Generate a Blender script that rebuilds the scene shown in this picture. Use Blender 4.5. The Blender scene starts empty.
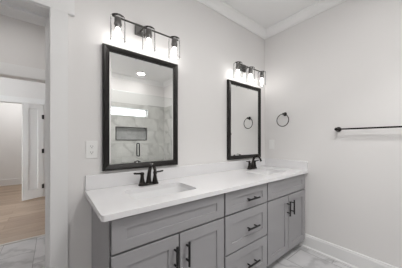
import bpy, bmesh, math
from mathutils import Vector, Matrix

SC = bpy.context.scene
COL = SC.collection
PI = math.pi

# ------------------------------------------------------------------ camera
CAM = Vector((-2.2669, -1.4851, 1.2101))
cd = bpy.data.cameras.new('camera')
cam = bpy.data.objects.new('camera', cd); COL.objects.link(cam)
cam.location = CAM
cam.rotation_euler = (PI/2, 0, -0.6659)
cd.sensor_fit = 'HORIZONTAL'; cd.sensor_width = 36.0
cd.lens = 188.94/402*36.0
cd.shift_y = (140.7-134)/402
cd.clip_start = 0.02
SC.camera = cam

# ------------------------------------------------------------------ world, exposure
w = bpy.data.worlds.new('sky'); SC.world = w; w.use_nodes = True
bg = w.node_tree.nodes['Background']
bg.inputs['Color'].default_value = (0.93, 0.97, 1.0, 1); bg.inputs['Strength'].default_value = 3.0
SC.view_settings.view_transform = 'Standard'
SC.view_settings.look = 'None'
SC.view_settings.gamma = 1.0
SC.view_settings.use_curve_mapping = False
SC.view_settings.exposure = 0.80

BULB = 9.0      # radiance of the vanity bulbs
CAN = 12.0       # radiance of the recessed lens
CANW = 7.5       # default watts of a recessed lamp
HALL_FILLW = 0.5       # watts of the added fill lamp in the wood floored room
SC.cycles.max_bounces = 12
SC.cycles.diffuse_bounces = 6
SC.cycles.glossy_bounces = 6
SC.cycles.transparent_max_bounces = 16

# ------------------------------------------------------------------ materials
def mat(name, col, rough=0.5, metal=0.0, spec=0.5, bump=0.0, bscale=200.0, coat=0.0, var=0.0, vscale=4.0):
    m = bpy.data.materials.new(name); m.use_nodes = True
    nt = m.node_tree; b = nt.nodes['Principled BSDF']
    b.inputs['Base Color'].default_value = (*col, 1)
    b.inputs['Roughness'].default_value = rough
    b.inputs['Metallic'].default_value = metal
    b.inputs['Specular IOR Level'].default_value = spec
    b.inputs['Coat Weight'].default_value = coat
    tc = nt.nodes.new('ShaderNodeTexCoord')
    if bump:
        n = nt.nodes.new('ShaderNodeTexNoise'); n.inputs['Scale'].default_value = bscale
        n.inputs['Detail'].default_value = 3
        nt.links.new(tc.outputs['Object'], n.inputs['Vector'])
        bp = nt.nodes.new('ShaderNodeBump'); bp.inputs['Strength'].default_value = bump
        bp.inputs['Distance'].default_value = 0.002
        nt.links.new(n.outputs['Fac'], bp.inputs['Height']); nt.links.new(bp.outputs['Normal'], b.inputs['Normal'])
    if var:
        n = nt.nodes.new('ShaderNodeTexNoise'); n.inputs['Scale'].default_value = vscale; n.inputs['Detail'].default_value = 5
        nt.links.new(tc.outputs['Object'], n.inputs['Vector'])
        mx = nt.nodes.new('ShaderNodeMix'); mx.data_type = 'RGBA'
        mx.inputs['A'].default_value = (*[c*(1-var) for c in col], 1); mx.inputs['B'].default_value = (*[min(1, c*(1+var)) for c in col], 1)
        nt.links.new(n.outputs['Fac'], mx.inputs['Factor']); nt.links.new(mx.outputs['Result'], b.inputs['Base Color'])
    return m

def emit(name, col, s):
    m = bpy.data.materials.new(name); m.use_nodes = True
    nt = m.node_tree; nt.nodes.remove(nt.nodes['Principled BSDF'])
    e = nt.nodes.new('ShaderNodeEmission'); e.inputs['Color'].default_value = (*col, 1); e.inputs['Strength'].default_value = s
    nt.links.new(e.outputs['Emission'], nt.nodes['Material Output'].inputs['Surface'])
    return m

def thin_glass(name, tint, ior=1.45, rough=0.0):
    m = bpy.data.materials.new(name); m.use_nodes = True
    nt = m.node_tree; nt.nodes.remove(nt.nodes['Principled BSDF'])
    t = nt.nodes.new('ShaderNodeBsdfTransparent'); t.inputs['Color'].default_value = (*tint, 1)
    g = nt.nodes.new('ShaderNodeBsdfGlossy'); g.inputs['Roughness'].default_value = rough
    f = nt.nodes.new('ShaderNodeFresnel'); f.inputs['IOR'].default_value = ior
    mx = nt.nodes.new('ShaderNodeMixShader')
    nt.links.new(f.outputs['Fac'], mx.inputs['Fac']); nt.links.new(t.outputs[0], mx.inputs[1]); nt.links.new(g.outputs[0], mx.inputs[2])
    nt.links.new(mx.outputs[0], nt.nodes['Material Output'].inputs['Surface'])
    return m

def marble(name, base, vein, grout, tile, offs, axes='XY', rough=0.25, vstr=0.55, vscale=1.6, half=True):
    """Marble-look tile: thin warped veins, a grout grid in running bond."""
    m = bpy.data.materials.new(name); m.use_nodes = True
    nt = m.node_tree; b = nt.nodes['Principled BSDF']; L = nt.links.new
    b.inputs['Roughness'].default_value = rough
    tc = nt.nodes.new('ShaderNodeTexCoord')
    sp = nt.nodes.new('ShaderNodeSeparateXYZ'); L(tc.outputs['Object'], sp.inputs[0])
    cb = nt.nodes.new('ShaderNodeCombineXYZ')
    L(sp.outputs[axes[0]], cb.inputs['X']); L(sp.outputs[axes[1]], cb.inputs['Y'])
    mp = nt.nodes.new('ShaderNodeMapping'); mp.inputs['Location'].default_value = (offs[0], offs[1], 0)
    L(cb.outputs[0], mp.inputs['Vector'])
    br = nt.nodes.new('ShaderNodeTexBrick')
    br.offset = 0.5 if half else 0.0; br.inputs['Scale'].default_value = 1.0
    br.inputs['Brick Width'].default_value = tile[0]; br.inputs['Row Height'].default_value = tile[1]
    br.inputs['Mortar Size'].default_value = 0.0022; br.inputs['Mortar Smooth'].default_value = 0.1
    br.inputs['Color1'].default_value = (0, 0, 0, 1); br.inputs['Color2'].default_value = (1, 1, 1, 1)
    br.inputs['Mortar'].default_value = (0.5, 0.5, 0.5, 1); br.inputs['Bias'].default_value = 0
    L(mp.outputs[0], br.inputs['Vector'])
    # per tile shift of the veins
    ad = nt.nodes.new('ShaderNodeVectorMath'); ad.operation = 'MULTIPLY_ADD'
    L(br.outputs['Color'], ad.inputs[0]); ad.inputs[1].default_value = (3.1, 2.3, 5.7); L(tc.outputs['Object'], ad.inputs[2])
    wp = nt.nodes.new('ShaderNodeTexNoise'); wp.inputs['Scale'].default_value = 2.2; wp.inputs['Detail'].default_value = 5
    L(ad.outputs[0], wp.inputs['Vector'])
    ad2 = nt.nodes.new('ShaderNodeVectorMath'); ad2.operation = 'MULTIPLY_ADD'
    L(wp.outputs['Color'], ad2.inputs[0]); ad2.inputs[1].default_value = (0.9, 0.9, 0.9); L(ad.outputs[0], ad2.inputs[2])
    wv = nt.nodes.new('ShaderNodeTexWave'); wv.wave_type = 'BANDS'; wv.bands_direction = 'DIAGONAL'
    wv.inputs['Scale'].default_value = vscale; wv.inputs['Distortion'].default_value = 2.5; wv.inputs['Detail'].default_value = 3
    L(ad2.outputs[0], wv.inputs['Vector'])
    rp = nt.nodes.new('ShaderNodeValToRGB')
    rp.color_ramp.elements[0].position = 0.0; rp.color_ramp.elements[0].color = (*[vstr*v+(1-vstr)*q for v, q in zip(vein, base)], 1)
    rp.color_ramp.elements[1].position = 0.12; rp.color_ramp.elements[1].color = (*[0.15*v+0.85*q for v, q in zip(vein, base)], 1)
    e = rp.color_ramp.elements.new(0.4); e.color = (*base, 1)
    L(wv.outputs['Fac'], rp.inputs['Fac'])
    cl = nt.nodes.new('ShaderNodeTexNoise'); cl.inputs['Scale'].default_value = 3.5; cl.inputs['Detail'].default_value = 6
    L(ad.outputs[0], cl.inputs['Vector'])
    mr = nt.nodes.new('ShaderNodeMapRange'); mr.inputs['From Min'].default_value = 0.3; mr.inputs['From Max'].default_value = 0.7
    mr.inputs['To Min'].default_value = 0.82; mr.inputs['To Max'].default_value = 1.04
    L(cl.outputs['Fac'], mr.inputs['Value'])
    ml = nt.nodes.new('ShaderNodeVectorMath'); ml.operation = 'SCALE'
    L(rp.outputs['Color'], ml.inputs[0]); L(mr.outputs[0], ml.inputs['Scale'])
    mx = nt.nodes.new('ShaderNodeMix'); mx.data_type = 'RGBA'
    L(br.outputs['Fac'], mx.inputs['Factor']); L(ml.outputs[0], mx.inputs['A']); mx.inputs['B'].default_value = (*grout, 1)
    L(mx.outputs['Result'], b.inputs['Base Color'])
    return m

def wood_floor(name):
    m = bpy.data.materials.new(name); m.use_nodes = True
    nt = m.node_tree; b = nt.nodes['Principled BSDF']; L = nt.links.new
    b.inputs['Roughness'].default_value = 0.45
    tc = nt.nodes.new('ShaderNodeTexCoord')
    br = nt.nodes.new('ShaderNodeTexBrick'); br.offset = 0.37; br.inputs['Scale'].default_value = 1
    br.inputs['Brick Width'].default_value = 1.4; br.inputs['Row Height'].default_value = 0.17
    br.inputs['Mortar Size'].default_value = 0.0015
    br.inputs['Color1'].default_value = (0.34, 0.245, 0.175, 1); br.inputs['Color2'].default_value = (0.48, 0.37, 0.28, 1)
    br.inputs['Mortar'].default_value = (0.17, 0.11, 0.07, 1)
    L(tc.outputs['Object'], br.inputs['Vector'])
    mp = nt.nodes.new('ShaderNodeMapping'); mp.inputs['Scale'].default_value = (1.2, 16, 1); L(tc.outputs['Object'], mp.inputs['Vector'])
    n = nt.nodes.new('ShaderNodeTexNoise'); n.inputs['Scale'].default_value = 2; n.inputs['Detail'].default_value = 6; n.inputs['Distortion'].default_value = .6
    L(mp.outputs[0], n.inputs['Vector'])
    mr = nt.nodes.new('ShaderNodeMapRange'); mr.inputs['From Min'].default_value = .25; mr.inputs['From Max'].default_value = .75
    mr.inputs['To Min'].default_value = .78; mr.inputs['To Max'].default_value = 1.18; L(n.outputs['Fac'], mr.inputs['Value'])
    ml = nt.nodes.new('ShaderNodeVectorMath'); ml.operation = 'SCALE'; L(br.outputs['Color'], ml.inputs[0]); L(mr.outputs[0], ml.inputs['Scale'])
    L(ml.outputs[0], b.inputs['Base Color'])
    return m

M = {}
M['wall'] = mat('wall_paint', (0.80, 0.787, 0.780), 0.6, spec=0.3, bump=0.05, bscale=350)
M['ceil'] = mat('ceiling_paint', (0.93, 0.93, 0.925), 0.7, spec=0.2, bump=0.05, bscale=300)
M['trim'] = mat('trim_paint', (0.85, 0.85, 0.85), 0.35, spec=0.4)
M['cab'] = mat('grey_cabinet_paint', (0.335, 0.330, 0.341), 0.42, spec=0.35, bump=0.02, bscale=400)
M['quartz'] = mat('white_quartz', (0.80, 0.795, 0.805), 0.22, spec=0.5, var=0.02, vscale=9)
M['ceramic'] = mat('white_ceramic', (0.82, 0.82, 0.825), 0.15, spec=0.5)
M['bronze'] = mat('dark_bronze_metal', (0.022, 0.018, 0.016), 0.24, metal=0.5, spec=0.5, var=0.1, vscale=60)
M['black'] = mat('black_metal', (0.012, 0.012, 0.012), 0.35, metal=0.3, spec=0.5)
M['frame'] = mat('dark_brushed_frame', (0.022, 0.020, 0.019), 0.30, metal=0.45, bump=0.03, bscale=500)
M['nickel'] = mat('brushed_gunmetal', (0.20, 0.195, 0.19), 0.33, metal=0.9, bump=0.02, bscale=400)
M['darkbar'] = mat('dark_gunmetal', (0.07, 0.066, 0.062), 0.35, metal=0.8)
M['platemetal'] = mat('satin_gunmetal_plate', (0.11, 0.107, 0.103), 0.5, metal=0.6)
M['steel'] = mat('chrome', (0.75, 0.75, 0.75), 0.12, metal=1.0)
M['mirror'] = mat('silvered_glass', (0.93, 0.935, 0.93), 0.0, metal=1.0)
M['plate'] = mat('white_plastic', (0.88, 0.88, 0.87), 0.3, spec=0.5)
M['slot'] = mat('dark_slot', (0.02, 0.02, 0.02), 0.6)
M['glass'] = thin_glass('clear_lamp_glass', (0.985, 0.985, 0.985), 1.12)
M['pane'] = thin_glass('shower_glass_clear', (0.965, 0.975, 0.97), 1.2)
M['winglass'] = thin_glass('window_glass', (0.97, 0.98, 0.98), 1.4)
M['bulb'] = emit('lit_bulb', (1.0, 0.97, 0.94), BULB)
M['can'] = emit('lit_downlight', (1.0, 0.97, 0.93), CAN)
M['floor'] = marble('marble_floor_tile', (0.66, 0.655, 0.665), (0.24, 0.24, 0.25), (0.20, 0.195, 0.20), (0.60, 0.29), (-0.685+0.6, 0.10), 'YX', 0.3, 0.42, 1.3)
M['shower'] = marble('marble_wall_tile', (0.74, 0.73, 0.71), (0.30, 0.29, 0.28), (0.55, 0.54, 0.53), (0.60, 0.30), (0.15, 0.05), 'XZ', 0.2, 0.34, 1.1)
M['showerside'] = marble('marble_side_tile', (0.74, 0.73, 0.71), (0.30, 0.29, 0.28), (0.55, 0.54, 0.53), (0.60, 0.30), (0.2, 0.05), 'YZ', 0.2, 0.34, 1.1)
M['niche'] = marble('grey_niche_tile', (0.56, 0.56, 0.56), (0.36, 0.36, 0.36), (0.42, 0.42, 0.41), (0.36, 0.40), (0.22, 0.1), 'XZ', 0.3, 0.3, 2.0, half=False)
M['wood'] = wood_floor('oak_plank_floor')

# ------------------------------------------------------------------ mesh helpers
class MB:
    def __init__(s): s.bm = bmesh.new()
    def box(s, x0, x1, y0, y1, z0, z1, bev=0.0, seg=2):
        r = bmesh.ops.create_cube(s.bm, size=1.0)
        vs = r['verts']
        for v in vs:
            v.co = Vector(((x0+x1)/2+v.co.x*(x1-x0), (y0+y1)/2+v.co.y*(y1-y0), (z0+z1)/2+v.co.z*(z1-z0)))
        if bev:
            es = list({e for v in vs for e in v.link_edges})
            bmesh.ops.bevel(s.bm, geom=es, offset=bev, segments=seg, affect='EDGES', profile=0.5)
        return s
    def rings(s, rings, caps=True, closed=False):
        """Loft a list of closed rings with equal counts."""
        R = [[s.bm.verts.new(p) for p in r] for r in rings]
        n = len(R[0])
        pairs = list(zip(R[:-1], R[1:])) + ([(R[-1], R[0])] if closed else [])
        for a, b in pairs:
            for i in range(n):
                s.bm.faces.new((a[i], a[(i+1) % n], b[(i+1) % n], b[i]))
        if caps and not closed:
            s.bm.faces.new(R[0][::-1]); s.bm.faces.new(R[-1])
        return s
    def lathe(s, prof, o, axis=(0, 0, 1), seg=20, caps=True):
        """prof: list of (radius, height along axis)."""
        ax = Vector(axis).normalized(); q = Vector((0, 0, 1)).rotation_difference(ax)
        rr = []
        for r, h in prof:
            rr.append([Vector(o) + q @ Vector((r*math.cos(2*PI*k/seg), r*math.sin(2*PI*k/seg), h)) for k in range(seg)])
        return s.rings(rr, caps)
    def cyl(s, a, b, r0, r1=None, seg=16):
        a = Vector(a); b = Vector(b); d = b-a
        return s.lathe([(r0, 0), (r0 if r1 is None else r1, d.length)], a, d, seg)
    def tube(s, path, radii, seg=14, squash=None):
        P = [Vector(p) for p in path]; n = len(P)
        if not isinstance(radii, (list, tuple)): radii = [radii]*n
        t0 = (P[1]-P[0]).normalized()
        nrm = t0.orthogonal().normalized(); rr = []
        for i in range(n):
            t = (P[min(i+1, n-1)]-P[max(i-1, 0)]).normalized()
            nrm = (nrm - t*nrm.dot(t)).normalized(); bn = t.cross(nrm)
            rr.append([P[i] + (nrm*math.cos(2*PI*k/seg)+bn*math.sin(2*PI*k/seg))*radii[i] for k in range(seg)])
        return s.rings(rr)
    def torus(s, c, R, r, axis, seg=40, mseg=10):
        ax = Vector(axis).normalized(); q = Vector((0, 0, 1)).rotation_difference(ax); rr = []
        for i in range(seg):
            a = 2*PI*i/seg; d = Vector((math.cos(a), math.sin(a), 0))
            rr.append([Vector(c)+q @ (d*(R+r*math.cos(2*PI*k/mseg))+Vector((0, 0, r*math.sin(2*PI*k/mseg)))) for k in range(mseg)])
        return s.rings(rr, closed=True)
    def slab(s, outer, holes, w0, w1, f):
        """Flat outline with holes, extruded from w0 to w1; f(u,v,w) -> point."""
        es = []
        for lp in [outer]+list(holes):
            vs = [s.bm.verts.new(f(u, v, w0)) for u, v in lp]
            es += [s.bm.edges.new((vs[i], vs[(i+1) % len(vs)])) for i in range(len(vs))]
        r = bmesh.ops.triangle_fill(s.bm, use_beauty=True, edges=es)
        fs = [g for g in r['geom'] if isinstance(g, bmesh.types.BMFace)]
        ex = bmesh.ops.extrude_face_region(s.bm, geom=fs, use_keep_orig=True)
        d = f(0, 0, w1)-f(0, 0, w0)
        for v in [g for g in ex['geom'] if isinstance(g, bmesh.types.BMVert)]: v.co += d
        return s
    def profile(s, prof, f):
        """prof: closed outline (p, q); f(p, q, end) -> point for end 0/1 (mitred runs)."""
        return s.rings([[f(p, q, 0) for p, q in prof], [f(p, q, 1) for p, q in prof]])
    def build(s, name, material, parent=None, smooth=True, bevel=0.0, bseg=2):
        bmesh.ops.recalc_face_normals(s.bm, faces=s.bm.faces)
        off = Vector((0, 0, 0)); p = parent
        while p is not None: off += p.location; p = p.parent
        if off.length: bmesh.ops.translate(s.bm, verts=s.bm.verts, vec=-off)
        me = bpy.data.meshes.new(name); s.bm.to_mesh(me); s.bm.free()
        o = bpy.data.objects.new(name, me); COL.objects.link(o)
        ms = material if isinstance(material, (list, tuple)) else [material]
        for m in ms: me.materials.append(m)
        if smooth:
            me.shade_smooth() if hasattr(me, 'shade_smooth') else None
            me.set_sharp_from_angle(angle=math.radians(35))
        if bevel:
            b = o.modifiers.new('edge', 'BEVEL'); b.width = bevel; b.segments = bseg; b.limit_method = 'ANGLE'; b.angle_limit = math.radians(40)
        if parent is not None: o.parent = parent
        return o

def tag(o, label, cat, group=None):
    o['label'] = label; o['category'] = cat
    if group: o['group'] = group
    return o
def thing(name, label, cat, loc, group=None):
    o = bpy.data.objects.new(name, None); COL.objects.link(o); o.location = Vector(loc); o.empty_display_size = 0.05
    return tag(o, label, cat, group)
def struct(o, label=None):
    o['kind'] = 'structure'
    if label: o['label'] = label
    return o
def kids(o): return [c for c in bpy.data.objects if c.parent == o]
def copy_tree(o, d=(0, 0, 0), label=None):
    def rec(a, par):
        c = a.copy(); COL.objects.link(c)
        if par is not None: c.parent = par
        for k in kids(a): rec(k, c)
        return c
    c = rec(o, None); c.location = o.location+Vector(d)
    if label: c['label'] = label
    return c

XZ = lambda u, v, w: Vector((u, w, v))
YZ = lambda u, v, w: Vector((w, u, v))
XY = lambda u, v, w: Vector((u, v, w))
def rect(a0, a1, b0, b1): return [(a0, b0), (a1, b0), (a1, b1), (a0, b1)]
def rrect(x0, x1, y0, y1, r, seg=6):
    out = []
    for cx, cy, a in ((x1-r, y1-r, 0), (x0+r, y1-r, 90), (x0+r, y0+r, 180), (x1-r, y0+r, 270)):
        for k in range(seg+1):
            t = math.radians(a+90*k/seg); out.append((cx+r*math.cos(t), cy+r*math.sin(t)))
    return out

# ------------------------------------------------------------------ room shell
CZ = 2.675                    # ceiling
XL, YB = -3.62, -2.98         # left wall face, wall behind the camera
DX0, DX1, DZ = -3.12, -2.283, 2.015   # doorway in the vanity wall
DT = 0.25                     # wall thickness at the doorway

struct(MB().box(XL-.12, 0.12, YB-.25, 1.655, -0.12, 0.0).build('floor', M['floor'], smooth=False))
struct(MB().box(XL-.12, 0.12, YB-.25, DT, CZ, CZ+.12).build('ceiling', M['ceil'], smooth=False))
# vanity wall with its doorway: outline goes round the opening
struct(MB().slab([(XL-.12, 0), (DX0-.02, 0), (DX0-.02, DZ+.02), (DX1+.02, DZ+.02), (DX1+.02, 0), (0.12, 0), (0.12, CZ), (XL-.12, CZ)], [], 0.0, DT, XZ).build('wall_back', M['wall'], smooth=False))
struct(MB().box(0, 0.12, YB-.25, 0.0, 0, CZ).build('wall_right', M['wall'], smooth=False))
struct(MB().box(XL-.12, XL, YB-.25, 0.0, 0, CZ).build('wall_left', M['wall'], smooth=False))
WX0, WX1, WZ0, WZ1 = -1.74, -0.44, 1.775, 1.965
NX0, NX1, NZ0, NZ1 = -1.175, -0.475, 1.225, 1.515
struct(MB().slab(rect(XL, 0, 0, CZ), [rect(WX0, WX1, WZ0, WZ1), rect(NX0-.002, NX1+.002, NZ0-.002, NZ1+.002)], YB-.2, YB, XZ).build('wall_front', M['wall'], smooth=False))

# crown moulding, mitred in the corners
CB = CZ-0.090
crown = [(0.0005, CB), (0.012, CB), (0.014, CB+.014), (0.020, CB+.020), (0.038, CB+.036), (0.054, CB+.058), (0.060, CB+.072), (0.070, CB+.077), (0.070, CZ-.0005), (0.0005, CZ-.0005)]
struct(MB().profile(crown, lambda p, q, e: Vector(((XL+p, -p)[e], -p, q))).build('trim_1', M['ceil'], smooth=False), 'white crown moulding above the vanity wall')
struct(MB().profile(crown, lambda p, q, e: Vector((-p, (YB+p, -p)[e], q))).build('trim_2', M['ceil'], smooth=False), 'white crown moulding above the right wall')
struct(MB().profile(crown, lambda p, q, e: Vector(((XL+p, -p)[e], YB+p, q))).build('trim_3', M['ceil'], smooth=False), 'white crown moulding on the wall behind the shower')
struct(MB().profile(crown, lambda p, q, e: Vector((XL+p, (YB+p, -p)[e], q))).build('trim_4', M['ceil'], smooth=False), 'white crown moulding above the left wall')

# baseboards with a shoe moulding
BH = 0.152
base = [(0.0005, 0.0005), (0.026, 0.0005), (0.026, 0.012), (0.022, 0.019), (0.0155, 0.023), (0.0155, BH-.022), (0.012, BH-.012), (0.012, BH-.004), (0.009, BH), (0.0005, BH)]
struct(MB().profile(base, lambda p, q, e: Vector((-p, (-1.93, -0.001)[e], q))).build('baseboard_right', M['trim'], smooth=False))
struct(MB().profile(base, lambda p, q, e: Vector(((-2.188, -2.062)[e], -p, q))).build('baseboard_back', M['trim'], smooth=False))
struct(MB().profile(base, lambda p, q, e: Vector((XL+p, (-1.93, -0.001-p)[e], q))).build('baseboard_left', M['trim'], smooth=False))

# doorway: jamb lining with its stop, flat casing with a wider head
jb = MB()
jb.slab([(DX0-.0195, .0005), (DX0, .0005), (DX0, DZ), (DX1, DZ), (DX1, .0005), (DX1+.0195, .0005), (DX1+.0195, DZ+.0195), (DX0-.0195, DZ+.0195)], [], -0.001, DT+.001, XZ)
struct(jb.build('trim_5', M['trim'], smooth=False, bevel=.0015), 'white jamb lining of the doorway')
st = MB()
st.slab([(DX0+.0005, .0005), (DX0+.02, .0005), (DX0+.02, DZ-.013), (DX1-.022, DZ-.013), (DX1-.022, .0005), (DX1-.0005, .0005), (DX1-.0005, DZ-.0005), (DX0+.0005, DZ-.0005)], [], 0.10, 0.185, XZ)
struct(st.build('trim_6', M['trim'], smooth=False, bevel=.002), 'white door stop inside the doorway')
def casing(n, x0, x1, z, yw, side, label, leg=0.092, head=0.115, over=0.035, cap=True):
    """Flat casing on the wall face y=yw; side -1 sticks out toward -y."""
    t = 0.019*side; r = 0.005
    b = MB()
    for xa, xb in ((x0-r-leg, x0-r), (x1+r, x1+r+leg)):
        b.box(xa, xb, min(yw, yw+t), max(yw, yw+t), .0005, z+r, .0008)
    th = 0.0196*side
    b.box(x0-r-leg-over, x1+r+leg+over, min(yw, yw+th), max(yw, yw+th), z+r, z+r+head)
    tc = 0.042*side
    if cap: b.box(x0-r-leg-over-.012, x1+r+leg+over+.012, min(yw, yw+tc), max(yw, yw+tc), z+r+head, z+r+head+.022, .002)
    return struct(b.build(n, M['trim'], smooth=False), label)
casing('trim_7', DX0, DX1, DZ, -0.0005, -1, 'white flat casing with a wider head around the doorway', leg=.088)

# tiled passage beyond the doorway
HX0, HX1, HY1 = -3.62, -2.16, 1.66
struct(MB().box(HX1, HX1+.12, DT, HY1, 0, CZ).build('wall_passage_right', M['wall'], smooth=False))
struct(MB().box(HX0-.12, HX0, DT, HY1, 0, CZ).build('wall_passage_left', M['wall'], smooth=False))
struct(MB().box(HX0-.12, HX1+.12, DT, HY1+.13, CZ, CZ+.12).build('ceiling_passage', M['ceil'], smooth=False))
EX0, EX1, EZ = -3.20, -2.335, 1.975
struct(MB().slab([(HX0-.12, 0), (EX0, 0), (EX0, EZ), (EX1, EZ), (EX1, 0), (-1.5, 0), (-1.5, CZ), (HX0-.12, CZ)], [], HY1, HY1+.12, XZ).build('wall_passage_end', M['wall'], smooth=False))
casing('trim_8', EX0, EX1, EZ, HY1-.0005, -1, 'white casing around the opening to the wood floored room', head=.135, cap=False)
struct(MB().profile([(1.632, 0.0004), (1.678, 0.0004), (1.672, .008), (1.638, .008)], lambda p, q, e: Vector(((EX0+.001, EX1-.001)[e], p, q))).build('trim_9', mat('pale_reducer', (0.62, 0.60, 0.57), .4), smooth=False), 'pale threshold strip between tile and wood')
# wood floored room
struct(MB().box(-4.6, -1.5, 1.655, 6.0, -0.12, 0.0).build('floor_wood', M['wood'], smooth=False))
struct(MB().box(-4.6, -1.5, HY1+.12, 6.0, CZ, CZ+.12).build('ceiling_wood_room', M['ceil'], smooth=False))
struct(MB().box(-1.62, -1.5, HY1+.12, 6.0, 0, CZ).build('wall_wood_room_right', M['wall'], smooth=False))
struct(MB().box(-4.6, -4.48, HY1+.12, 6.0, 0, CZ).build('wall_wood_room_left', M['wall'], smooth=False))
FY, FX0, FX1, FZ = 3.87, -3.20, -2.425, 1.985
struct(MB().slab([(-4.48, 0), (FX0, 0), (FX0, FZ), (FX1, FZ), (FX1, 0), (-1.62, 0), (-1.62, CZ), (-4.48, CZ)], [], FY, FY+.12, XZ).build('wall_wood_room_end', M['wall'], smooth=False))
casing('trim_10', FX0, FX1, FZ, FY-.0005, -1, 'white casing around the far doorway', leg=.08, head=.115, over=.02, cap=False)
struct(MB().box(-4.48, -1.62, 5.75, 5.87, 0, CZ).build('wall_far', M['trim'], smooth=False))
struct(MB().profile([(0.0005, 0.0005), (0.016, 0.0005), (0.016, .165), (0.010, .18), (0.0005, .18)], lambda p, q, e: Vector(((-4.47, -1.63)[e], 5.75-p, q))).build('baseboard_far', M['trim'], smooth=False))

# open door leaf in the far doorway, hinged on the right jamb
def leaf():
    H = Vector((-2.437, 3.845, 0)); W = 0.35; T = 0.035; Z0, Z1 = 0.012, 1.972
    ang = math.atan2(3.70-3.845, -2.734+2.437)
    R = Matrix.Rotation(ang, 3, 'Z')
    P = lambda u, w, z: H + R @ Vector((u, w, z))
    def bx(b, u0, u1, w0, w1, z0, z1):
        b.rings([[P(u0, w0, z0), P(u1, w0, z0), P(u1, w1, z0), P(u0, w1, z0)], [P(u0, w0, z1), P(u1, w0, z1), P(u1, w1, z1), P(u0, w1, z1)]])
    d = MB(); o = bpy.data.objects.new('door_1', None); COL.objects.link(o); o.location = H; struct(o, 'white narrow shaker door standing open in the far doorway')
    s = 0.095
    fr = MB()
    fr.slab([(0, Z0), (W, Z0), (W, Z1), (0, Z1)], [rect(s, W-s, Z0+.19, Z1-s)], 0, T, lambda u, v, w: P(u, w, v))
    fr.build('door_frame', M['trim'], o, smooth=False, bevel=.002)
    pn = MB(); bx(pn, s-.004, W-s+.004, .008, T-.020, Z0+.186, Z1-s+.004); pn.build('door_panel', M['trim'], o, smooth=False)
    for z in (0.235, 0.99, 1.72):
        h = MB(); c = P(-.006, T-.004, z); h.cyl(c-Vector((0, 0, .05)), c+Vector((0, 0, .05)), .009, seg=10)
        bx(h, -.004, .03, T+.0003, T+.002, z-.045, z+.045)
        ho = h.build('hinge', M['black'], o); ho['label'] = 'black door hinge'
leaf()

# ------------------------------------------------------------------ shower behind the camera (seen in the mirrors)
SX0, SY = -1.765, -2.0
struct(MB().box(-3.0, SX0, YB, SY+.06, 0, CZ).build('wall_shower_end', M['wall'], smooth=False))
TZ = 2.06
struct(MB().slab(rect(SX0+.0005, -.0125, .005, TZ), [rect(WX0+.02, WX1, WZ0, WZ1), rect(NX0, NX1, NZ0, NZ1)], YB+.0004, YB+.012, XZ).build('wall_shower_tile', M['shower'], smooth=False), 'marble tiled wall of the shower')
struct(MB().box(-.012, -.0004, YB+.0004, SY-.02, .005, TZ).build('wall_shower_side_tile', M['showerside'], smooth=False), 'marble tiled side wall of the shower')
struct(MB().box(WX1+.005, -.013, YB+.0004, YB+.016, TZ, TZ+.008).build('trim_11', M['nickel'], smooth=False), 'thin metal edge along the top of the shower tile')
struct(MB().box(SX0+.0005, -.0005, SY-.06, SY+.06, .0005, .10, .004).build('trim_12', M['floor'], smooth=False), 'tiled shower curb')
# niche lining
n = MB()
n.box(NX0, NX1, YB-.085, YB-.075, NZ0, NZ1)
n.box(NX0, NX0+.008, YB-.075, YB+.012, NZ0, NZ1); n.box(NX1-.008, NX1, YB-.075, YB+.012, NZ0, NZ1)
n.box(NX0+.008, NX1-.008, YB-.075, YB+.012, NZ0, NZ0+.008); n.box(NX0+.008, NX1-.008, YB-.075, YB+.012, NZ1-.008, NZ1)
ni = thing('shower_niche', 'recessed grey tiled niche with dark edging in the marble shower wall, seen in the mirror', 'niche', ((NX0+NX1)/2, YB, NZ0))
n.build('niche_lining', M['niche'], ni, smooth=False)
e = MB().slab(rect(NX0-.008, NX1+.008, NZ0-.008, NZ1+.008), [rect(NX0+.009, NX1-.009, NZ0+.009, NZ1-.009)], YB+.0125, YB+.017, XZ)
e.build('edging', M['darkbar'], ni, smooth=False)
# transom window
wf = MB().slab(rect(WX0+.001, WX1-.001, WZ0+.001, WZ1-.001), [rect(WX0+.03, WX1-.03, WZ0+.018, WZ1-.018)], YB-.12, YB-.05, XZ)
wo = bpy.data.objects.new('window_1', None); COL.objects.link(wo); wo.location = ((WX0+WX1)/2, YB, WZ0); struct(wo, 'long low transom window above the shower')
wf.build('window_frame', M['trim'], wo, smooth=False, bevel=.003)
MB().box(WX0+.03, WX1-.03, YB-.09, YB-.084, WZ0+.018, WZ1-.018).build('pane', M['winglass'], wo, smooth=False)
sl = MB().slab(rect(WX0+.001, WX1-.001, WZ0+.001, WZ1-.001), [rect(WX0+.012, WX1-.012, WZ0+.012, WZ1-.012)], YB-.049, YB+.013, XZ)
sl.build('window_reveal', M['trim'], wo, smooth=False)

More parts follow.
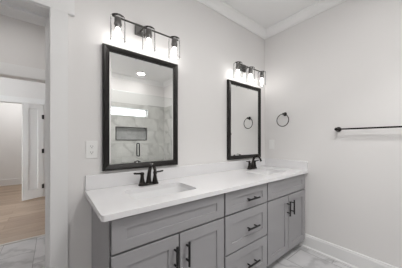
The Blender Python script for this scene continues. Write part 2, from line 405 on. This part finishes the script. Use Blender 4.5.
# glass screen: fixed panel and door
GZ = 2.08
gp = thing('shower_screen', 'fixed clear glass shower panel beside the towel wall, seen in the mirror', 'shower screen', (-.48, SY, .10))
MB().box(-.953, -.014, SY-.005, SY+.005, .1005, GZ, .001).build('glass_panel', M['pane'], gp, smooth=False)
for z in (.35, 1.85):
    MB().box(-.05, -.0135, SY-.012, SY+.012, z-.025, z+.025, .002).build('clamp', M['black'], gp, smooth=False)
gd = thing('shower_door', 'clear glass shower door with a black loop pull, seen in the mirror', 'shower door', (-1.35, SY, .11))
MB().box(-1.72, -.959, SY-.005, SY+.005, .112, GZ, .001).build('glass_panel', M['pane'], gd, smooth=False)
hx, hz0, hz1 = -1.03, .93, 1.16
hp = MB()
for sy in (1, -1):
    pts = [(hx, SY+sy*.004, hz0), (hx, SY+sy*.050, hz0), (hx, SY+sy*.066, hz0+.015), (hx, SY+sy*.066, hz1-.015), (hx, SY+sy*.050, hz1), (hx, SY+sy*.004, hz1)]
    hp.tube(pts, .0105, 10)
ho = hp.build('handle', M['black'], gd); ho['label'] = 'black loop pull'
for z in (.4, 1.8):
    MB().box(-1.76, -1.70, SY-.014, SY+.014, z-.04, z+.04, .002).build('hinge', M['black'], gd, smooth=False)



# ------------------------------------------------------------------ recessed ceiling lamps: one seen in the mirror, the others added fill
def downlight(x, y, label, watts=None, spread=140, r=.075, cz=CZ, group='recessed ceiling lights'):
    t = thing('recessed_light', label, 'ceiling light', (x, y, cz), group)
    MB().lathe([(r*1.02, -.0005), (r*1.28, -.0005), (r*1.25, -.006), (r*1.02, -.008)], (x, y, cz), seg=28, caps=False).rings([[Vector((x+r*1.02*math.cos(2*PI*k/28), y+r*1.02*math.sin(2*PI*k/28), cz+h)) for k in range(28)] for h in (-.0005, -.008)], caps=False).build('trim_ring', M['plate'], t)
    MB().lathe([(r*1.01, -.0008), (r*1.01, -.004)], (x, y, cz), seg=28).build('lens', M['can'], t)
    ld = bpy.data.lights.new('downlight_beam', 'AREA'); ld.shape = 'DISK'; ld.size = 2*r
    ld.energy = watts or CANW; ld.spread = math.radians(spread); ld.color = (1.0, 0.985, 0.97)
    lo = bpy.data.objects.new('downlight_beam', ld); COL.objects.link(lo); lo.parent = t; lo.location = (0, 0, -.0095)
    return t
downlight(-.75, -2.60, 'lit recessed light over the shower, seen high in the mirror nearest the doorway', 0.9, 180)
downlight(-1.45, -2.60, 'added recessed fill light over the hinged side of the shower', 1.2, 180)  # unseen second shower lamp, added for fill from behind the camera
downlight(-1.30, -1.40, 'added recessed fill light over the room in front of the vanity', 7.0, 180)  # this lamp and the next are added, unseen general fill
downlight(-2.75, -1.35, 'added recessed fill light over the room by the doorway', 2.2, 180)
downlight(-.95, -1.78, 'added recessed fill light over the room in front of the shower screen', 5.6, 105)  # added narrow beam, brightens cabinet fronts, floor and lower right wall
downlight(-2.75, .95, 'added recessed fill light in the tiled passage', 1.75, 180, group='added fill lights beyond the doorway')  # from here on: unseen lamps added to light the rooms beyond
downlight(-3.4, 2.15, 'added recessed fill light in the wood floored room', HALL_FILLW, 150, group='added fill lights beyond the doorway')
downlight(-3.1, 4.9, 'added recessed fill light in the farthest room', 7.5, 180, group='added fill lights beyond the doorway')

# ------------------------------------------------------------------ vanity: sink bases, drawer base, worktop
FYF, FYB = -.530, -.510        # faces and backs of the doors
CF = -.472                     # carcass front
XA, XB, XC, XD = -2.056, -1.3005, -.7645, -.009
TK, TOPZ = .088, .8455
def carcass(par, x0, x1):
    b = MB(); t = .016
    b.box(x0, x0+t, CF, -.002, TK, TOPZ); b.box(x1-t, x1, CF, -.002, TK, TOPZ)
    b.box(x0+t, x1-t, CF, -.002, TK, TK+t)
    b.box(x0+t, x1-t, -.012, -.002, TK+t, TOPZ)
    b.build('carcass', M['cab'], par, smooth=False)
    MB().box(x0, x1, -.445, -.43, .0005, TK-.0002).build('toe_kick', M['cab'], par, smooth=False)
def shaker(name, par, x0, x1, z0, z1, sx, sz, y0=FYF, y1=FYB):
    """A shaker front: flat frame round a recessed flat panel, one mesh."""
    b = MB()
    b.slab(rect(x0, x1, z0, z1), [rect(x0+sx, x1-sx, z0+sz, z1-sz)], y0, y1, XZ)
    b.box(x0+sx-.004, x1-sx+.004, y0+.008, y1-.001, z0+sz-.004, z1-sz+.004)
    return b.build(name, M['cab'], par, smooth=False, bevel=.0016)
def pull(par, c, vert, L=.145):
    b = MB(); c = Vector(c); d = Vector((0, 0, 1)) if vert else Vector((1, 0, 0)); off = Vector((0, -.032, 0))
    b.cyl(c+off-d*L/2, c+off+d*L/2, .0072, seg=14)
    for s in (-1, 1):
        b.cyl(c+d*s*L*.30+Vector((0, .001, 0)), c+d*s*L*.30+off, .0058, seg=10)
    o = b.build('handle', M['black'], par); o['label'] = 'black bar pull'
    return o
G = .0070
def sink_base(x0, x1, label):
    t = thing('sink_base_cabinet', label, 'cabinet', ((x0+x1)/2, -.26, 0), 'vanity cabinets')
    carcass(t, x0, x1)
    shaker('false_front', t, x0+G, x1-G, .6715, .833, .068, .053)
    xm = (x0+x1)/2
    dl = shaker('door', t, x0+G, xm-.0042, .093, .660, .068, .068)
    pull(dl, (xm-.033, FYF, .536), True)
    dr = shaker('door', t, xm+.0042, x1-G, .093, .660, .068, .068)
    pull(dr, (xm+.050, FYF, .536), True)
    return t
cabL = sink_base(XA, XB, 'grey two-door sink base cabinet nearest the doorway, left of the drawers')
cabR = copy_tree(cabL, (XC-XA, 0, 0), 'grey two-door sink base cabinet against the right wall, beyond the drawers')
MB().box(XA, XA+.005, -.5035, CF-.0004, TK, TOPZ).build('end_panel', M['cab'], cabL, smooth=False)
dc = thing('drawer_cabinet', 'grey three-drawer cabinet between the two sink bases', 'cabinet', ((XB+XC)/2, -.26, 0), 'vanity cabinets')
carcass(dc, XB, XC)
for z0, z1, s in ((.6715, .833, .053), (.3825, .660, .068), (.093, .371, .068)):
    d = shaker('drawer', dc, XB+G, XC-G, z0, z1, .068, s)
    pull(d, ((XB+XC)/2+.035, FYF, (z0+z1)/2-.006), False)

CT, CD = .876, -.555
S1, S2 = -1.680, -.430
SW, SY0, SY1 = .215, -.435, -.175
wt = thing('countertop', 'white quartz worktop with upstands along the whole vanity', 'countertop', (-1.05, -.28, .846))
b = MB()
o_ = [(-.0005, -.0005), (-2.096, -.0005)] + [(-2.096+.018-.018*math.cos(k*PI/10), CD+.018-.018*math.sin(k*PI/10)) for k in range(6)] + [(-.0005, CD)]
b.slab(o_, [rrect(s-SW, s+SW, SY0, SY1, .035) for s in (S1, S2)], CT-.030, CT, XY)
b.build('slab', M['quartz'], wt, smooth=False, bevel=.005, bseg=3)
MB().box(-2.094, -.0005, -.0205, -.0005, CT, .9755, .0025).build('backsplash', M['quartz'], wt, smooth=False)
MB().box(-.0205, -.0005, CD+.002, -.021, CT, .9755, .0025).build('side_splash', M['quartz'], wt, smooth=False)

def sink(cx, label):
    t = thing('sink', label, 'sink', (cx, (SY0+SY1)/2, CT-.15), 'undermount sinks')
    x0, x1 = cx-SW, cx+SW
    R = lambda i, z, r: [Vector((u, v, z)) for u, v in rrect(x0+i, x1-i, SY0+i, SY1-i, r, 6)]
    zt = CT-.0305; b = MB()
    b.rings([R(-.012, zt-.010, .045), R(-.012, zt, .045), R(-.002, zt, .036), R(.000, zt-.006, .035), R(.010, zt-.06, .04), R(.018, zt-.10, .045), R(.035, zt-.125, .05), R(.07, zt-.134, .045), R(.118, zt-.137, .010),
             R(.118, zt-.143, .010), R(.06, zt-.142, .045), R(.028, zt-.13, .05), R(.008, zt-.10, .045), R(.000, zt-.06, .04), R(-.008, zt-.012, .04)], closed=True)
    b.build('basin', M['ceramic'], t)
    MB().lathe([(.001, 0), (.022, 0), (.022, .003), (.030, .003), (.028, .006), (.012, .0065), (.001, .007)], (cx, (SY0+SY1)/2, zt-.1372), seg=20).build('drain', M['bronze'], t)
    return t
sk = sink(S1, 'rectangular white undermount sink in front of the faucet nearest the doorway')
copy_tree(sk, (S2-S1, 0, 0), 'rectangular white undermount sink nearest the right wall')

# faucet: flared base plate, two flared lever posts, arched spout
def faucet(cx, cy, label):
    z = CT; t = thing('faucet', label, 'faucet', (cx, cy, z), 'bathroom faucets')
    b = MB(); ov = lambda i, zz: [Vector((u, v, zz)) for u, v in rrect(cx-.078+i, cx+.078-i, cy-.027+i, cy+.027-i, .025-i*.5, 6)]
    b.rings([ov(0, z+.0003), ov(0, z+.008), ov(.003, z+.013), ov(.010, z+.016)])
    b.build('base_plate', M['bronze'], t)
    for s in (-1, 1):
        px = cx+s*.051
        h = MB().lathe([(.0225, .014), (.0225, .019), (.0185, .032), (.0145, .052), (.0120, .070), (.0130, .078), (.0150, .084), (.0150, .092), (.0110, .097), (.003, .099)], (px, cy, z), seg=18)
        ho = h.build('handle', M['bronze'], t)
        l = MB().tube([(px, cy, z+.089), (px+s*.018, cy-.003, z+.091), (px+s*.040, cy-.006, z+.0925), (px+s*.062, cy-.009, z+.096), (px+s*.066, cy-.0095, z+.0965)], [.0075, .0072, .0062, .0066, .0035], 12)
        l.build('lever', M['bronze'], ho)
    pts = [(cx, cy+.002, z+.014), (cx, cy+.001, z+.03), (cx, cy-.003, z+.06), (cx, cy-.010, z+.09), (cx, cy-.019, z+.115), (cx, cy-.031, z+.136), (cx, cy-.048, z+.151), (cx, cy-.068, z+.157), (cx, cy-.088, z+.151), (cx, cy-.104, z+.138), (cx, cy-.115, z+.120), (cx, cy-.121, z+.104), (cx, cy-.123, z+.099)]
    rad = [.0225, .0195, .0160, .0140, .0130, .0124, .0118, .0114, .0110, .0106, .0104, .0120, .0114]
    MB().tube(pts, rad, 16).build('spout', M['bronze'], t)
    MB().cyl((cx, cy+.022, z+.014), (cx, cy+.022, z+.060), .0028, seg=8).lathe([(.001, 0), (.0055, .001), (.0055, .007), (.001, .009)], (cx, cy+.022, z+.060), seg=10).build('lift_rod', M['bronze'], t)
    return t
fc = faucet(S1-.010, -.105, 'dark bronze two-lever faucet at the sink nearest the doorway')
copy_tree(fc, (1.288, .010, 0), 'dark bronze two-lever faucet at the sink nearest the right wall')

# ------------------------------------------------------------------ mirrors
def mirror(x0, x1, z0, z1, label):
    t = thing('framed_mirror', label, 'mirror', ((x0+x1)/2, -.002, z0), 'framed wall mirrors')
    W = .044
    # profile across the frame: (distance inward from the outer edge, y)
    pr = [(0, -.0008), (0, -.024), (.003, -.030), (.010, -.033), (.020, -.031), (.034, -.026), (.038, -.0235), (.040, -.0265), (W-.001, -.0255), (W, -.022), (W, -.0008)]
    b = MB(); R = []
    for d, y in pr:
        R.append([Vector((x0+d, y, z0+d)), Vector((x1-d, y, z0+d)), Vector((x1-d, y, z1-d)), Vector((x0+d, y, z1-d))])
    b.rings(R, closed=True)
    b.build('frame', M['frame'], t, smooth=False)
    g = MB(); w = W-.0006; v = .012
    o = lambda i, y: [Vector((x0+i, y, z0+i)), Vector((x1-i, y, z0+i)), Vector((x1-i, y, z1-i)), Vector((x0+i, y, z1-i))]
    g.rings([o(w+.001, -.004), o(w+.001, -.0188), o(w+v, -.0198)])
    g.build('mirror_glass', M['mirror'], t, smooth=False)
    return t
mi = mirror(-1.992, -1.383, .995, 1.893, 'dark framed mirror above the sink nearest the doorway, reflecting the shower')
copy_tree(mi, (1.258, 0, 0), 'dark framed mirror next to the right wall, reflecting the towel ring')

# ------------------------------------------------------------------ vanity lights
def sconce(cx, label):
    yb, zb = -.092, 2.061
    t = thing('vanity_light', label, 'wall light', (cx, -.001, zb), 'three-lamp vanity lights')
    MB().box(cx-.078, cx+.002, -.024, -.0006, 2.040, 2.122, .003).build('backplate', M['platemetal'], t, smooth=False)
    MB().cyl((cx-.040, -.022, 2.069), (cx-.040, yb+.002, 2.069), .0075).build('arm', M['nickel'], t)
    MB().cyl((cx-.262, yb, zb+.008), (cx+.262, yb, zb+.008), .0060, seg=14).build('bar', M['darkbar'], t)
    for dx in (-.225, 0, .225):
        x = cx+dx
        s = MB().lathe([(.006, .010), (.018, .006), (.0225, .000), (.0235, -.030), (.0260, -.034), (.0260, -.044), (.0205, -.048), (.0205, -.066), (.016, -.068)], (x, yb, zb), seg=20)
        so = s.build('socket', M['nickel'], t)
        g = MB().lathe([(.012, .0125), (.0400, .0125), (.0465, .008), (.0480, .0), (.0480, -.150)], (x, yb, zb), seg=28, caps=False)
        go = g.build('glass_shade', M['glass'], t); go['label'] = 'clear glass cylinder shade'
        MB().torus((x, yb, zb-.150), .0480, .0014, (0, 0, 1), 28, 6).build('rim', M['glass'], go)
        u = MB().lathe([(.0140, -.0685), (.0150, -.075), (.0175, -.090), (.0185, -.105), (.0165, -.118), (.0125, -.137), (.0075, -.155), (.0035, -.163), (.0008, -.166)], (x, yb, zb), seg=16)
        bo = u.build('bulb', M['bulb'], so); bo['label'] = 'lit candle bulb'
    return t
sc1 = sconce(-1.684, 'three-lamp vanity light over the mirror nearest the doorway')
copy_tree(sc1, (1.257, 0, 0), 'three-lamp vanity light over the mirror next to the right wall')

# ------------------------------------------------------------------ wall fittings
tr = thing('towel_ring', 'round dark towel ring hanging on the right wall beside the mirror', 'towel ring', (0, -.285, 1.545))
MB().lathe([(.024, .0005), (.024, .006), (.019, .010), (.012, .014), (.010, .036), (.013, .040), (.013, .050), (.004, .053)], (0, -.288, 1.538), (-1, 0, 0), 20).build('post', M['bronze'], tr)
MB().torus((-.045, -.280, 1.462), .0755, .0050, (1, 0, 0.0), 44, 10).build('ring', M['bronze'], tr)
tb = thing('towel_bar', 'long dark straight towel bar on the right wall', 'towel bar', (0, -1.15, 1.323))
MB().cyl((-.062, -.828, 1.323), (-.062, -1.462, 1.323), .0075, seg=14).build('bar', M['bronze'], tb)
for y in (-.845, -1.445):
    MB().lathe([(.025, .0005), (.025, .006), (.020, .010), (.0125, .015), (.0110, .046), (.0155, .052), (.0165, .062), (.0155, .072), (.004, .077)], (0, y, 1.323), (-1, 0, 0), 20).build('post', M['bronze'], tb)

ot = thing('outlet', 'white duplex power outlet on the wall between doorway and mirror', 'outlet', (-2.056, 0, 1.149))
MB().box(-2.091, -2.021, -.0065, -.0005, 1.090, 1.208, .0025).build('cover_plate', M['plate'], ot, smooth=False)
for z in (1.1285, 1.1695):
    r = MB(); pts = rrect(-2.056-.0165, -2.056+.0165, z-.014, z+.014, .011, 5)
    r.slab(pts, [], -.0085, -.0062, XZ); ro = r.build('socket_face', M['plate'], ot, smooth=False)
    MB().box(-2.0635, -2.0610, -.0090, -.0084, z-.001, z+.008).build('slot', M['slot'], ro, smooth=False)
    MB().box(-2.0510, -2.0485, -.0090, -.0084, z-.001, z+.007).build('slot', M['slot'], ro, smooth=False)
    MB().cyl((-2.056, -.0084, z-.0075), (-2.056, -.0090, z-.0075), .0026, seg=10).build('slot', M['slot'], ro)
MB().cyl((-2.056, -.0064, 1.149), (-2.056, -.0078, 1.149), .003, seg=10).build('screw', M['plate'], ot)
sw = thing('light_switch', 'white rocker light switch on the right wall above the side upstand', 'light switch', (0, -.108, 1.160))
MB().box(-.0065, -.0005, -.143, -.073, 1.102, 1.220, .0025).build('cover_plate', M['plate'], sw, smooth=False)
MB().box(-.0095, -.0062, -.1245, -.0915, 1.128, 1.194, .0012).build('rocker', M['plate'], sw, smooth=False)
